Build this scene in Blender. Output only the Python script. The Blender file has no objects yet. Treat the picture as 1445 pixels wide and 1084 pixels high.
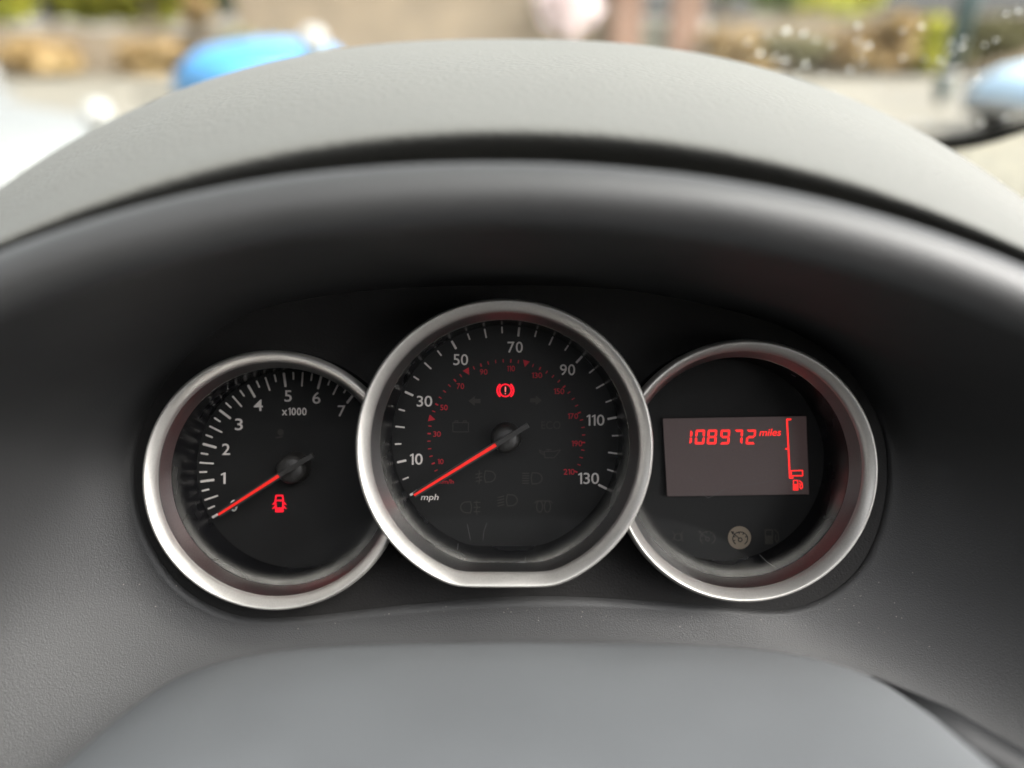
import bpy, math, random
from mathutils import Vector, Matrix
random.seed(7)
R = math.radians
SC = bpy.context.scene
COL = SC.collection

# ------------------------------------------------------------------ camera
F = 1087.0                     # focal length in photo pixels (1445 wide)
CX, CY = 722.5, 542.0
PITCH = 25.5
D = 0.283                      # eye to instrument plane
CAM = Vector((0, 0, 1.45))
cam = bpy.data.cameras.new('camera')
cam_o = bpy.data.objects.new('camera', cam)
COL.objects.link(cam_o)
cam.sensor_width = 36.0
cam.lens = 36.0 * F / 1445.0
cam.clip_start = 0.01
cam.clip_end = 2000
cam_o.location = CAM
cam_o.rotation_euler = (R(90 - PITCH), 0, 0)
cam.dof.use_dof = True
cam.dof.focus_distance = 0.300
cam.dof.aperture_fstop = 2.8
cam.dof.aperture_blades = 0
SC.camera = cam_o

# ------------------------------------------------------------------ world, sun, exposure
SUN_EL, SUN_AZ = 46, 118       # degrees; azimuth measured from straight ahead towards the right
w = bpy.data.worlds.new("World")
SC.world = w
w.use_nodes = True
nt = w.node_tree
nt.nodes.clear()
sky = nt.nodes.new('ShaderNodeTexSky')
sky.sky_type = 'NISHITA'
sky.sun_disc = False
sky.sun_elevation = R(SUN_EL)
sky.sun_rotation = R(SUN_AZ)
sky.air_density = 1.0
sky.dust_density = 5.0
sky.ozone_density = 1.0
hs = nt.nodes.new('ShaderNodeHueSaturation')
hs.inputs['Saturation'].default_value = 0.12
bg = nt.nodes.new('ShaderNodeBackground')
bg.inputs['Strength'].default_value = 0.13
wo = nt.nodes.new('ShaderNodeOutputWorld')
nt.links.new(sky.outputs[0], hs.inputs['Color'])
nt.links.new(hs.outputs[0], bg.inputs['Color'])
nt.links.new(bg.outputs[0], wo.inputs['Surface'])

sun = bpy.data.lights.new('sun', 'SUN')
sun.energy = 1.5
sun.angle = R(28)
sun.color = (1.0, 0.96, 0.88)
sun_o = bpy.data.objects.new('sun', sun)
COL.objects.link(sun_o)
sd = Vector((math.sin(R(SUN_AZ)) * math.cos(R(SUN_EL)), math.cos(R(SUN_AZ)) * math.cos(R(SUN_EL)), math.sin(R(SUN_EL))))
sun_o.rotation_euler = (-sd).to_track_quat('-Z', 'Y').to_euler()
sun_o.location = (0, 0, 20)

SC.view_settings.view_transform = 'Standard'
SC.view_settings.look = 'None'
SC.view_settings.gamma = 1
SC.view_settings.exposure = 2.3
SC.cycles.use_denoising = True
SC.cycles.max_bounces = 10
SC.cycles.diffuse_bounces = 5
SC.cycles.glossy_bounces = 5
SC.cycles.transparent_max_bounces = 16
SC.cycles.caustics_reflective = False
SC.cycles.caustics_refractive = False
SC.cycles.sample_clamp_indirect = 6

# ------------------------------------------------------------------ frames
FW = Vector((0, math.cos(R(PITCH)), -math.sin(R(PITCH))))
UP = Vector((0, math.sin(R(PITCH)), math.cos(R(PITCH))))
RT = Vector((1, 0, 0))
EL = R(PITCH) - math.atan(42.0 / F)
NN = Vector((0, -math.cos(EL), math.sin(EL)))      # instrument plane normal, towards the driver
UU = Vector((1, 0, 0))
VV = NN.cross(UU)
ORG = CAM - NN * D
M = Matrix(((UU.x, VV.x, NN.x, ORG.x), (UU.y, VV.y, NN.y, ORG.y), (UU.z, VV.z, NN.z, ORG.z), (0, 0, 0, 1)))


def ray(px, py):
    return FW + RT * ((px - CX) / F) - UP * ((py - CY) / F)


def loc(px, py, n):
    """point of the dash frame (u, v, n) that a photo pixel meets at height n above the instrument plane"""
    d = ray(px, py)
    k = (n - D) / d.dot(NN)
    return Vector((d.dot(UU) * k, d.dot(VV) * k, n))


def wat(px, py, y):
    """world point seen at a pixel, y metres ahead"""
    d = ray(px, py)
    return CAM + d * (y / d.y)


# ------------------------------------------------------------------ materials
MATS = {}


def nodes_of(name):
    m = bpy.data.materials.new(name)
    m.use_nodes = True
    t = m.node_tree
    b = t.nodes['Principled BSDF']
    MATS[name] = m
    return m, t, b


def coords(t, scale=1.0):
    c = t.nodes.new('ShaderNodeTexCoord')
    mp = t.nodes.new('ShaderNodeMapping')
    mp.inputs['Scale'].default_value = (scale,) * 3 if not hasattr(scale, '__len__') else scale
    t.links.new(c.outputs['Object'], mp.inputs['Vector'])
    return mp.outputs[0]


def noise(t, vec, scale, detail=3, rough=0.55):
    n = t.nodes.new('ShaderNodeTexNoise')
    n.inputs['Scale'].default_value = scale
    n.inputs['Detail'].default_value = detail
    n.inputs['Roughness'].default_value = rough
    t.links.new(vec, n.inputs['Vector'])
    return n


def ramp(t, fac, stops):
    r = t.nodes.new('ShaderNodeValToRGB')
    el = r.color_ramp.elements
    while len(el) > 1:
        el.remove(el[-1])
    for i, (p, c) in enumerate(stops):
        e = el[0] if i == 0 else el.new(p)
        e.position = p
        e.color = c if len(c) == 4 else (*c, 1)
    t.links.new(fac, r.inputs['Fac'])
    return r.outputs['Color']


def math_n(t, op, a, b=None, clamp=False):
    n = t.nodes.new('ShaderNodeMath')
    n.operation = op
    n.use_clamp = clamp
    for i, v in enumerate((a, b)):
        if v is None:
            continue
        if isinstance(v, (int, float)):
            n.inputs[i].default_value = v
        else:
            t.links.new(v, n.inputs[i])
    return n.outputs[0]


def plastic(name, col, rough, grain=0.0, gscale=900, spec=0.5, var=0.15, dust=0.0, sheen=0.0):
    m, t, b = nodes_of(name)
    v = coords(t)
    n1 = noise(t, v, 25, 4)
    c0 = tuple(x * (1 - var) for x in col)
    c1 = tuple(x * (1 + var) for x in col)
    base = ramp(t, n1.outputs['Fac'], [(0.3, c0), (0.7, c1)])
    if dust:
        vo = t.nodes.new('ShaderNodeTexVoronoi')
        vo.inputs['Scale'].default_value = 170
        t.links.new(v, vo.inputs['Vector'])
        n2 = noise(t, v, 23, 2)
        # a speck only where a cell falls in a dusty patch, each of its own size
        sep = t.nodes.new('ShaderNodeSeparateColor')
        t.links.new(vo.outputs['Color'], sep.inputs[0])
        size = math_n(t, 'MULTIPLY', math_n(t, 'SUBTRACT', math_n(t, 'ADD', sep.outputs[0], math_n(t, 'MULTIPLY', n2.outputs['Fac'], 0.6)), 1.08), 0.22)
        hit = math_n(t, 'LESS_THAN', vo.outputs['Distance'], size)
        mx = t.nodes.new('ShaderNodeMix')
        mx.data_type = 'RGBA'
        t.links.new(math_n(t, 'MULTIPLY', hit, dust), mx.inputs['Factor'])
        t.links.new(base, mx.inputs['A'])
        mx.inputs['B'].default_value = (0.6, 0.57, 0.5, 1)
        base = mx.outputs['Result']
    t.links.new(base, b.inputs['Base Color'])
    rr = ramp(t, n1.outputs['Fac'], [(0.3, (rough * 0.92,) * 3), (0.7, (min(1, rough * 1.1),) * 3)])
    t.links.new(rr, b.inputs['Roughness'])
    b.inputs['Specular IOR Level'].default_value = spec
    if sheen:
        b.inputs['Sheen Weight'].default_value = sheen
        b.inputs['Sheen Roughness'].default_value = 0.4
    if grain:
        vo = t.nodes.new('ShaderNodeTexVoronoi')
        vo.feature = 'SMOOTH_F1'
        vo.inputs['Scale'].default_value = gscale
        t.links.new(v, vo.inputs['Vector'])
        n3 = noise(t, v, gscale * 1.4, 3)
        h = math_n(t, 'ADD', vo.outputs['Distance'], n3.outputs['Fac'])
        bp = t.nodes.new('ShaderNodeBump')
        bp.inputs['Strength'].default_value = grain
        bp.inputs['Distance'].default_value = 0.0003
        t.links.new(h, bp.inputs['Height'])
        t.links.new(bp.outputs[0], b.inputs['Normal'])
    return m


def metal(name, col, rough, grain=0.05):
    m, t, b = nodes_of(name)
    v = coords(t)
    n1 = noise(t, v, 2600, 3)
    n2 = noise(t, v, 40, 3)
    b.inputs['Metallic'].default_value = 1
    base = ramp(t, n1.outputs['Fac'], [(0.3, tuple(c * 0.88 for c in col)), (0.7, tuple(min(1, c * 1.08) for c in col))])
    t.links.new(base, b.inputs['Base Color'])
    t.links.new(ramp(t, n2.outputs['Fac'], [(0.3, (rough * .85,) * 3), (0.7, (rough * 1.15,) * 3)]), b.inputs['Roughness'])
    bp = t.nodes.new('ShaderNodeBump')
    bp.inputs['Strength'].default_value = grain
    bp.inputs['Distance'].default_value = 0.0002
    t.links.new(n1.outputs['Fac'], bp.inputs['Height'])
    t.links.new(bp.outputs[0], b.inputs['Normal'])
    return m


def emit(name, col, strength):
    m, t, b = nodes_of(name)
    b.inputs['Base Color'].default_value = (*[c * 0.15 for c in col], 1)
    b.inputs['Emission Color'].default_value = (*col, 1)
    b.inputs['Emission Strength'].default_value = strength
    b.inputs['Roughness'].default_value = 0.6
    return m


def pane(name, tint=(1, 1, 1), rough=0.02, dust=None, gain=0.42):
    """thin clear sheet: lets light through, mirrors by Fresnel; dust = (inner radius, outer radius) of a dusty rim"""
    m = bpy.data.materials.new(name)
    m.use_nodes = True
    t = m.node_tree
    t.nodes.clear()
    o = t.nodes.new('ShaderNodeOutputMaterial')
    tr = t.nodes.new('ShaderNodeBsdfTransparent')
    tr.inputs['Color'].default_value = (*tint, 1)
    gl = t.nodes.new('ShaderNodeBsdfGlossy')
    gl.inputs['Roughness'].default_value = rough
    fr = t.nodes.new('ShaderNodeFresnel')
    fr.inputs['IOR'].default_value = 1.45
    mx = t.nodes.new('ShaderNodeMixShader')
    t.links.new(math_n(t, 'MULTIPLY', fr.outputs[0], gain, True), mx.inputs[0])
    t.links.new(tr.outputs[0], mx.inputs[1])
    t.links.new(gl.outputs[0], mx.inputs[2])
    out = mx.outputs[0]
    if dust:
        r0, r1, h = dust
        c = t.nodes.new('ShaderNodeTexCoord')
        sep = t.nodes.new('ShaderNodeSeparateXYZ')
        t.links.new(c.outputs['Object'], sep.inputs[0])
        ln = t.nodes.new('ShaderNodeVectorMath')
        ln.operation = 'LENGTH'
        t.links.new(c.outputs['Object'], ln.inputs[0])
        edge = t.nodes.new('ShaderNodeMapRange')
        edge.inputs['From Min'].default_value = r0
        edge.inputs['From Max'].default_value = r1
        t.links.new(ln.outputs['Value'], edge.inputs['Value'])
        flat = t.nodes.new('ShaderNodeMapRange')          # settles along the foot of the lens
        flat.inputs['From Min'].default_value = -(h - (r1 - r0))
        flat.inputs['From Max'].default_value = -h
        t.links.new(sep.outputs['Y'], flat.inputs['Value'])
        low = t.nodes.new('ShaderNodeMapRange')
        low.inputs['From Min'].default_value = 0.01
        low.inputs['From Max'].default_value = -0.03
        t.links.new(sep.outputs['Y'], low.inputs['Value'])
        e = math_n(t, 'MAXIMUM', edge.outputs[0], flat.outputs[0])
        e = math_n(t, 'POWER', e, 3.5)
        n1 = noise(t, c.outputs['Object'], 2200, 5, 0.75)
        n2 = noise(t, c.outputs['Object'], 70, 3)
        a = math_n(t, 'MULTIPLY', e, low.outputs[0])
        a = math_n(t, 'MULTIPLY', a, math_n(t, 'MULTIPLY', n1.outputs['Fac'], math_n(t, 'MULTIPLY', n2.outputs['Fac'], 0.85)), True)
        # single specks all over
        vo = t.nodes.new('ShaderNodeTexVoronoi')
        vo.inputs['Scale'].default_value = 210
        t.links.new(c.outputs['Object'], vo.inputs['Vector'])
        s2 = t.nodes.new('ShaderNodeSeparateColor')
        t.links.new(vo.outputs['Color'], s2.inputs[0])
        hit = math_n(t, 'LESS_THAN', vo.outputs['Distance'], math_n(t, 'MULTIPLY', math_n(t, 'SUBTRACT', s2.outputs[1], 0.93), 0.9))
        a = math_n(t, 'MAXIMUM', a, math_n(t, 'MULTIPLY', hit, 0.16))
        df = t.nodes.new('ShaderNodeBsdfDiffuse')
        df.inputs['Color'].default_value = (0.55, 0.54, 0.5, 1)
        m2 = t.nodes.new('ShaderNodeMixShader')
        t.links.new(a, m2.inputs[0])
        t.links.new(out, m2.inputs[1])
        t.links.new(df.outputs[0], m2.inputs[2])
        out = m2.outputs[0]
    t.links.new(out, o.inputs['Surface'])
    MATS[name] = m
    return m


def leaf_mat(name, c0, c1):
    m, t, b = nodes_of(name)
    v = coords(t)
    n = noise(t, v, 1.6, 3)
    t.links.new(ramp(t, n.outputs['Fac'], [(0.3, c0), (0.7, c1)]), b.inputs['Base Color'])
    b.inputs['Roughness'].default_value = 0.7
    return m


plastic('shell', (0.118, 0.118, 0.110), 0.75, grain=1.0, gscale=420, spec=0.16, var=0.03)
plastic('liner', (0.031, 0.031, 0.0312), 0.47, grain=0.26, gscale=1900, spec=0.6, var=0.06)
plastic('fascia', (0.017, 0.0163, 0.016), 0.6, grain=0.35, gscale=1100, spec=0.25)  # darker than the liner, to put the hood's shade into the colour
plastic('cowl', (0.112, 0.118, 0.123), 0.5, grain=0.12, gscale=1200, var=0.05)
plastic('stalk', (0.012, 0.0125, 0.0135), 0.6, spec=0.3)
plastic('dash', (0.84, 0.79, 0.66), 0.7, grain=0.3, gscale=500)
plastic('cabin', (0.10, 0.10, 0.10), 0.8)
plastic('roof_cloth', (0.55, 0.53, 0.50), 0.95)
plastic('black_gloss', (0.005, 0.005, 0.006), 0.27, spec=0.4)
plastic('black_matt', (0.004, 0.004, 0.004), 0.7, spec=0.2)
plastic('dial', (0.0055, 0.0055, 0.0055), 0.6, var=0.05, spec=0.3)
plastic('hub', (0.022, 0.021, 0.02), 0.42, grain=0.3, gscale=1600)
plastic('print_white', (0.62, 0.58, 0.55), 0.6, var=0.03, spec=0.2)
plastic('print_red', (0.42, 0.022, 0.035), 0.6, var=0.05, spec=0.2)
plastic('print_faint', (0.040, 0.038, 0.032), 0.6, var=0.05, spec=0.2)
plastic('print_ghost', (0.034, 0.033, 0.029), 0.6, var=0.05, spec=0.2)
plastic('print_tan', (0.20, 0.165, 0.125), 0.6, var=0.05, spec=0.2)
plastic('dust', (0.42, 0.39, 0.34), 0.9, spec=0.1)
plastic('scratch', (0.06, 0.06, 0.06), 0.6, spec=0.2)
metal('satin', (0.60, 0.58, 0.55), 0.38)
MATS['satin'].node_tree.nodes['Principled BSDF'].inputs['Metallic'].default_value = 0.75
metal('cone', (0.40, 0.40, 0.395), 0.33, 0.015)
emit('lit_red', (1.0, 0.004, 0.022), 0.24)
emit('lit_core', (1.0, 0.16, 0.14), 0.30)
emit('lcd_red', (1.0, 0.02, 0.018), 0.34)
emit('pointer_red', (1.0, 0.016, 0.008), 0.15)
m, t, b = nodes_of('lcd')
v = coords(t)
t.links.new(ramp(t, noise(t, v, 1800, 3).outputs['Fac'], [(0.3, (0.026, 0.020, 0.0195)), (0.7, (0.036, 0.028, 0.027))]), b.inputs['Base Color'])
b.inputs['Roughness'].default_value = 0.45
b.inputs['Emission Color'].default_value = (1, 0.62, 0.60, 1)
b.inputs['Emission Strength'].default_value = 0.006
S_ = D / F
pane('lens_large', dust=(165 * S_, 184 * S_, 176 * S_))
pane('lens_small', dust=(146 * S_, 162 * S_, 162 * S_))
pane('glass', tint=(0.97, 0.99, 0.97))
m, t, b = nodes_of('water')
b.inputs['Transmission Weight'].default_value = 1
b.inputs['IOR'].default_value = 1.33
b.inputs['Roughness'].default_value = 0.0
b.inputs['Base Color'].default_value = (1, 1, 1, 1)


# ------------------------------------------------------------------ mesh helpers
def mk(name, vs, fs, mat, parent=None, smooth=True, label=None):
    me = bpy.data.meshes.new(name)
    me.from_pydata([tuple(v) for v in vs], [], fs)
    me.validate()
    me.materials.append(MATS[mat] if isinstance(mat, str) else mat)
    if smooth:
        me.polygons.foreach_set('use_smooth', [True] * len(me.polygons))
    me.update()
    o = bpy.data.objects.new(name, me)
    COL.objects.link(o)
    if parent is not None:
        o.parent = parent
    if label:
        o['label'] = label
    return o


def thing(name, label, cat, mat=None, group=None):
    o = bpy.data.objects.new(name, None)
    o.empty_display_size = 0.02
    COL.objects.link(o)
    o['label'] = label
    o['category'] = cat
    if group:
        o['group'] = group
    if mat is not None:
        o.matrix_world = mat
    return o


def tag(o, label, cat, group=None):
    o['label'] = label
    o['category'] = cat
    if group:
        o['group'] = group
    return o


def structure(o):
    o['kind'] = 'structure'
    return o


def strips(rings, closed):
    """faces between successive rings of equal length"""
    n = len(rings[0])
    vs = [p for r in rings for p in r]
    fs = []
    for i in range(len(rings) - 1):
        for j in range(n if closed else n - 1):
            k = (j + 1) % n
            fs.append((i * n + j, i * n + k, (i + 1) * n + k, (i + 1) * n + j))
    return vs, fs


class B:
    """collects boxes, discs and tubes into one mesh"""
    def __init__(self):
        self.v, self.f = [], []

    def add(self, vs, fs):
        k = len(self.v)
        self.v += [Vector(p) for p in vs]
        self.f += [tuple(i + k for i in f) for f in fs]
        return self

    def box(self, lo, hi):
        x0, y0, z0 = lo
        x1, y1, z1 = hi
        return self.add([(x0, y0, z0), (x1, y0, z0), (x1, y1, z0), (x0, y1, z0), (x0, y0, z1), (x1, y0, z1), (x1, y1, z1), (x0, y1, z1)],
                        [(0, 3, 2, 1), (4, 5, 6, 7), (0, 1, 5, 4), (1, 2, 6, 5), (2, 3, 7, 6), (3, 0, 4, 7)])

    def tube(self, pts, rad, n=10, cap=True):
        pts = [Vector(p) for p in pts]
        rad = rad if hasattr(rad, '__len__') else [rad] * len(pts)
        rings = []
        for i, p in enumerate(pts):
            a = pts[max(0, i - 1)]
            c = pts[min(len(pts) - 1, i + 1)]
            q = (c - a).to_track_quat('Z', 'Y')
            rings.append([p + q @ Vector((rad[i] * math.cos(2 * math.pi * j / n), rad[i] * math.sin(2 * math.pi * j / n), 0)) for j in range(n)])
        vs, fs = strips(rings, True)
        if cap:
            fs.append(tuple(range(n))[::-1])
            fs.append(tuple(range(len(vs) - n, len(vs))))
        return self.add(vs, fs)

    def mk(self, name, mat, parent=None, smooth=True, label=None):
        return mk(name, self.v, self.f, mat, parent, smooth, label)


# ------------------------------------------------------------------ gauges
class Gauge:
    def __init__(self, cx, cy, n0, root):
        self.n0, self.root = n0, root
        self.c = loc(cx, cy, n0)
        self.s = (D - n0) / F
        root.matrix_world = M @ Matrix.Translation(self.c)

    def p(self, px, py, dep):
        return loc(px, py, self.n0 + dep) - self.c


N_SEG = 160


def outline(r, flat, phi):
    """radius of a circle whose foot is cut flat"""
    if flat is None:
        return r
    s = -math.sin(phi)
    if s <= 0.05:
        return r
    rl = flat / s
    k = 75.0
    return (r ** -k + rl ** -k) ** (-1 / k)


def lathe(name, prof, mat, g, flat_off=None, clip=None, smooth=True):
    """prof: (radius in photo px, depth in m); flat_off: how much nearer the cut foot lies than the circle"""
    rings = []
    for r, dep in prof:
        if clip:
            c, rc = clip
            R0, L = r * g.s, c.length
            cs = (R0 * R0 + L * L - rc * rc) / (2 * R0 * L)
            de = math.acos(max(-1, min(1, cs)))
            a0 = math.atan2(c.y, c.x)
            ang = [a0 + de + (2 * math.pi - 2 * de) * i / N_SEG for i in range(N_SEG + 1)]
        else:
            ang = [2 * math.pi * i / N_SEG for i in range(N_SEG)]
        rings.append([Vector((math.cos(a), math.sin(a), 0)) * (outline(r, r - flat_off if flat_off is not None else None, a) * g.s) + Vector((0, 0, dep)) for a in ang])
    vs, fs = strips(rings, not clip)
    return mk(name, vs, fs, mat, g.root, smooth)


def disc(name, r, dep, mat, g, flat_off=None, clip=None):
    vs = [Vector((0, 0, dep))]
    for i in range(N_SEG):
        a = 2 * math.pi * i / N_SEG
        q = outline(r, r - flat_off if flat_off is not None else None, a) * g.s
        if clip:
            c, rc = clip
            th = a - math.atan2(c.y, c.x)
            disc_ = rc * rc - (c.length * math.sin(th)) ** 2
            if disc_ > 0 and math.cos(th) > 0:
                q = min(q, c.length * math.cos(th) - math.sqrt(disc_))
        vs.append(Vector((math.cos(a) * q, math.sin(a) * q, dep)))
    fs = [(0, 1 + i, 1 + (i + 1) % N_SEG) for i in range(N_SEG)]
    return mk(name, vs, fs, mat, g.root, False)


def ribbon_geo(g, pts, wd, dep, round_=False):
    """flat stroke of width wd px through pixel points"""
    b = B()
    for (x0, y0), (x1, y1) in zip(pts, pts[1:]):
        L = math.hypot(x1 - x0, y1 - y0) or 1
        ex = wd * 0.25 if len(pts) > 2 else 0
        dx, dy = (x1 - x0) / L, (y1 - y0) / L
        X0, Y0, X1, Y1 = x0 - dx * ex, y0 - dy * ex, x1 + dx * ex, y1 + dy * ex
        nx, ny = -dy * wd / 2, dx * wd / 2
        q = [(X0 + nx, Y0 + ny), (X1 + nx, Y1 + ny), (X1 - nx, Y1 - ny), (X0 - nx, Y0 - ny)]
        dd = dep + random.uniform(0, 2e-5)
        b.add([g.p(a, c, dd) for a, c in q], [(0, 1, 2, 3)])
    return b


def icon(name, g, strokes, wd, dep, mat, polys=(), label=None):
    b = B()
    for s in strokes:
        r = ribbon_geo(g, s, wd, dep)
        b.add(r.v, r.f)
    for k, pl in enumerate(polys):
        b.add([g.p(a, c, dep + 4e-5 + 1e-5 * k) for a, c in pl], [tuple(range(len(pl)))])
    return b.mk(name, mat, g.root, False, label)


def arc(cx, cy, rx, ry, a0, a1, n=14):
    return [(cx + rx * math.cos(R(a0 + (a1 - a0) * i / n)), cy - ry * math.sin(R(a0 + (a1 - a0) * i / n))) for i in range(n + 1)]


TEXT_CACHE = {}


def glyphs(body, weight=0.0, shear=0.0):
    cu = bpy.data.curves.new('text', 'FONT')
    cu.body = body
    cu.offset = weight
    cu.shear = shear
    cu.resolution_u = 6
    o = bpy.data.objects.new('text', cu)
    COL.objects.link(o)
    me = bpy.data.meshes.new_from_object(o)
    V = [(v.co.x, v.co.y) for v in me.vertices]
    Fc = [tuple(p.vertices) for p in me.polygons]
    bpy.data.objects.remove(o)
    bpy.data.curves.remove(cu)
    bpy.data.meshes.remove(me)
    return V, Fc


def text_shape(body, weight=0.0, shear=0.0):
    key = (body, weight, shear)
    if key in TEXT_CACHE:
        return TEXT_CACHE[key]
    if not body.lstrip('x').isdigit():
        TEXT_CACHE[key] = glyphs(body, weight, shear)
        return TEXT_CACHE[key]
    # figures set one by one, with a flagged one drawn here
    V, Fc, X = [], [], 0.0
    th = 0.125 + weight * 2
    for ch in body:
        if ch == '1':
            gv = [(0.0, 0.845), (0.03, 0.745), (0.17, 0.83), (0.17, 0.0), (0.17 + th, 0.0), (0.17 + th, 1.0), (0.20, 1.0)]
            gf = [(0, 1, 2, 6), (2, 3, 4, 5), (2, 5, 6)]
        else:
            gv, gf = glyphs(ch, weight)
            ys = [p[1] for p in gv]
            k_ = (0.72 if ch == 'x' else 1.0) / (max(ys) - min(ys))
            xm = min(p[0] for p in gv)
            gv = [((p[0] - xm) * k_ * (0.9 if ch == 'x' else 0.95), (p[1] - min(ys)) * k_) for p in gv]
        n0 = len(V)
        V += [(p[0] + X, p[1]) for p in gv]
        Fc += [tuple(q + n0 for q in f) for f in gf]
        X = max(p[0] for p in V) + 0.105
    TEXT_CACHE[key] = (V, Fc)
    return TEXT_CACHE[key]


def text(name, body, g, box, dep, mat, weight=0.0, shear=0.0, tilt=0.0, label=None):
    V, Fc = text_shape(body, weight, shear)
    xs = [v[0] for v in V]
    ys = [v[1] for v in V]
    x0, y0, x1, y1 = box
    cx, cy = (x0 + x1) / 2, (y0 + y1) / 2
    ca, sa = math.cos(R(tilt)), math.sin(R(tilt))
    vs = []
    for a, c in V:
        X = (a - min(xs)) / (max(xs) - min(xs)) * (x1 - x0) - (x1 - x0) / 2
        Y = -((c - min(ys)) / (max(ys) - min(ys)) * (y1 - y0) - (y1 - y0) / 2)
        vs.append(g.p(cx + X * ca + Y * sa, cy - X * sa + Y * ca, dep))
    return mk(name, vs, Fc, mat, g.root, False, label)


DD = -0.032                    # dial faces lie this deep
DT = DD + 0.00015


def tick(name, g, c, ang, ro, ri, wd, mat):
    a = R(ang)
    P = [(c[0] + q * math.cos(a), c[1] - q * math.sin(a)) for q in (ro, ri)]
    b = B()
    # rounded ends
    nx, ny = math.sin(a) * wd / 2, math.cos(a) * wd / 2
    dx, dy = math.cos(a) * wd * 0.3, -math.sin(a) * wd * 0.3
    (xo, yo), (xi, yi) = P
    pts = [(xo - dx + nx, yo - dy + ny), (xo - dx * .2 + nx * .6, yo - dy * .2 + ny * .6), (xo - dx * .2 - nx * .6, yo - dy * .2 - ny * .6), (xo - dx - nx, yo - dy - ny),
           (xi + dx - nx, yi + dy - ny), (xi + dx * .2 - nx * .6, yi + dy * .2 - ny * .6), (xi + dx * .2 + nx * .6, yi + dy * .2 + ny * .6), (xi + dx + nx, yi + dy + ny)]
    b.add([g.p(x, y, DT) for x, y in pts], [tuple(range(8))])
    return b.mk(name, mat, g.root, False)


def needle(g, tip, start, tail, w_tip, w_base, w_tail, hub_c, hub_r):
    """dark carrier with a tail, a red pointer laid on it, a domed hub below"""
    hd = DD + 0.0085
    prof = [(hub_r + 2.5, DD + 0.0003), (hub_r + 1.5, DD + 0.003), (hub_r, hd - 0.0018), (hub_r - 2, hd - 0.0006), (hub_r - 7, hd + 0.0002), (hub_r - 14, hd + 0.0006), (0.01, hd + 0.0008)]
    hc = g.p(hub_c[0], hub_c[1], hd)
    rings = []
    for r, dep in prof:
        rings.append([Vector((hc.x + r * g.s * math.cos(2 * math.pi * i / 40), hc.y + r * g.s * math.sin(2 * math.pi * i / 40), dep)) for i in range(40)])
    vs, fs = strips(rings, True)
    mk('needle_hub', vs, fs, 'hub', g.root)
    d0, d1 = hd + 0.0012, hd + 0.0030

    def bar(a, c, wa, wc, z0, z1):
        L = math.hypot(c[0] - a[0], c[1] - a[1])
        nx, ny = -(c[1] - a[1]) / L, (c[0] - a[0]) / L
        top = [(a[0] + nx * wa / 2, a[1] + ny * wa / 2), (a[0] - nx * wa / 2, a[1] - ny * wa / 2), (c[0] - nx * wc / 2, c[1] - ny * wc / 2), (c[0] + nx * wc / 2, c[1] + ny * wc / 2)]
        T = [g.p(x, y, z1) for x, y in top]
        Bt = [Vector((q.x, q.y, z0)) for q in T]
        return T + Bt, [(0, 1, 2, 3), (7, 6, 5, 4), (0, 4, 5, 1), (1, 5, 6, 2), (2, 6, 7, 3), (3, 7, 4, 0)]
    b = B()
    b.add(*bar(start, tail, w_tail, w_tail, d0, d1 + 0.0003))
    b.add(*bar(start, tail, w_tail * .35, w_tail * .3, d1 + 0.0003, d1 + 0.0005))
    b.add(*bar(tip, start, w_tip + 5.0, w_base + 4.6, d0, d1 - 0.0004))  # carrier body plus extra dark width standing in for the needle's shadow
    nd = b.mk('needle', 'hub', g.root, False)
    b = B()
    b.add(*bar(tip, start, w_tip, w_base, d1 - 0.0004, d1 + 0.0002))
    b.mk('pointer', 'pointer_red', nd, False)


# --- speedometer
g_root = thing('speedometer', 'large central round speedometer with flat foot and red needle at zero', 'speedometer')
G = Gauge(711.8, 633, 0.005, g_root)
FO = 11.5
lathe('bezel', [(208, -0.010), (210.5, -0.005), (212, -0.0022), (211.6, -0.0010), (210, 0.0002), (208, 0.0006), (206, 0.0003), (196, -0.0026), (194.4, -0.0033), (193.6, -0.0039), (193.0, -0.0047)], 'satin', G, FO - 0.5)
lathe('bezel_cone', [(193.0, -0.0049), (192.4, -0.0053), (188.5, -0.0082), (184, -0.0115)], 'cone', G, 8)
lathe('housing', [(184, -0.0117), (183, -0.014), (179, -0.0322)], 'black_gloss', G, 8)
lathe('barrel', [(208.5, -0.0095), (208.5, -0.045)], 'black_matt', G, FO)
disc('dial_face', 180, DD, 'dial', G, 8)
disc('lens', 184, -0.0120, 'lens_large', G, 8)
c = (714.9, 618.9)
A = {0: 210.4, 5: 201.6, 10: 192.3, 15: 182.9, 20: 173.8, 25: 164.8, 30: 155.3, 35: 146.3, 40: 137.3, 45: 128.2, 50: 119.4, 55: 110.4, 60: 101.4, 65: 92.4, 70: 83.5, 75: 74.5,
     80: 65.5, 85: 56.5, 90: 47.4, 95: 38.4, 100: 29.2, 105: 20.1, 110: 10.9, 115: 1.5, 120: -7.8, 125: -17.1, 130: -26.7}
for k, a in A.items():
    if k % 20 == 10 or k == 0:
        tick('tick_mark', G, c, a, 158.3, 144.7, 3.1, 'print_white')
    elif k % 10 == 0:
        tick('tick_mark', G, c, a, 158, 144.5, 2.2, 'print_white')
    else:
        tick('tick_mark', G, c, a, 158, 148.5, 2.1, 'print_white')
for s, bx in (('10', (578.2, 640.3, 596.4, 655.8)), ('30', (588.1, 558.7, 609.9, 573.9)), ('50', (639.6, 499.9, 660.5, 515.4)), ('70', (716.2, 482.3, 737.7, 497.8)),
              ('90', (790.2, 514.2, 811.6, 529.7)), ('110', (827.7, 585.2, 852.9, 600.7)), ('130', (815.8, 667.2, 845.3, 683.1))):
    text('numeral', s, G, bx, DT, 'print_white', 0.006)
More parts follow.
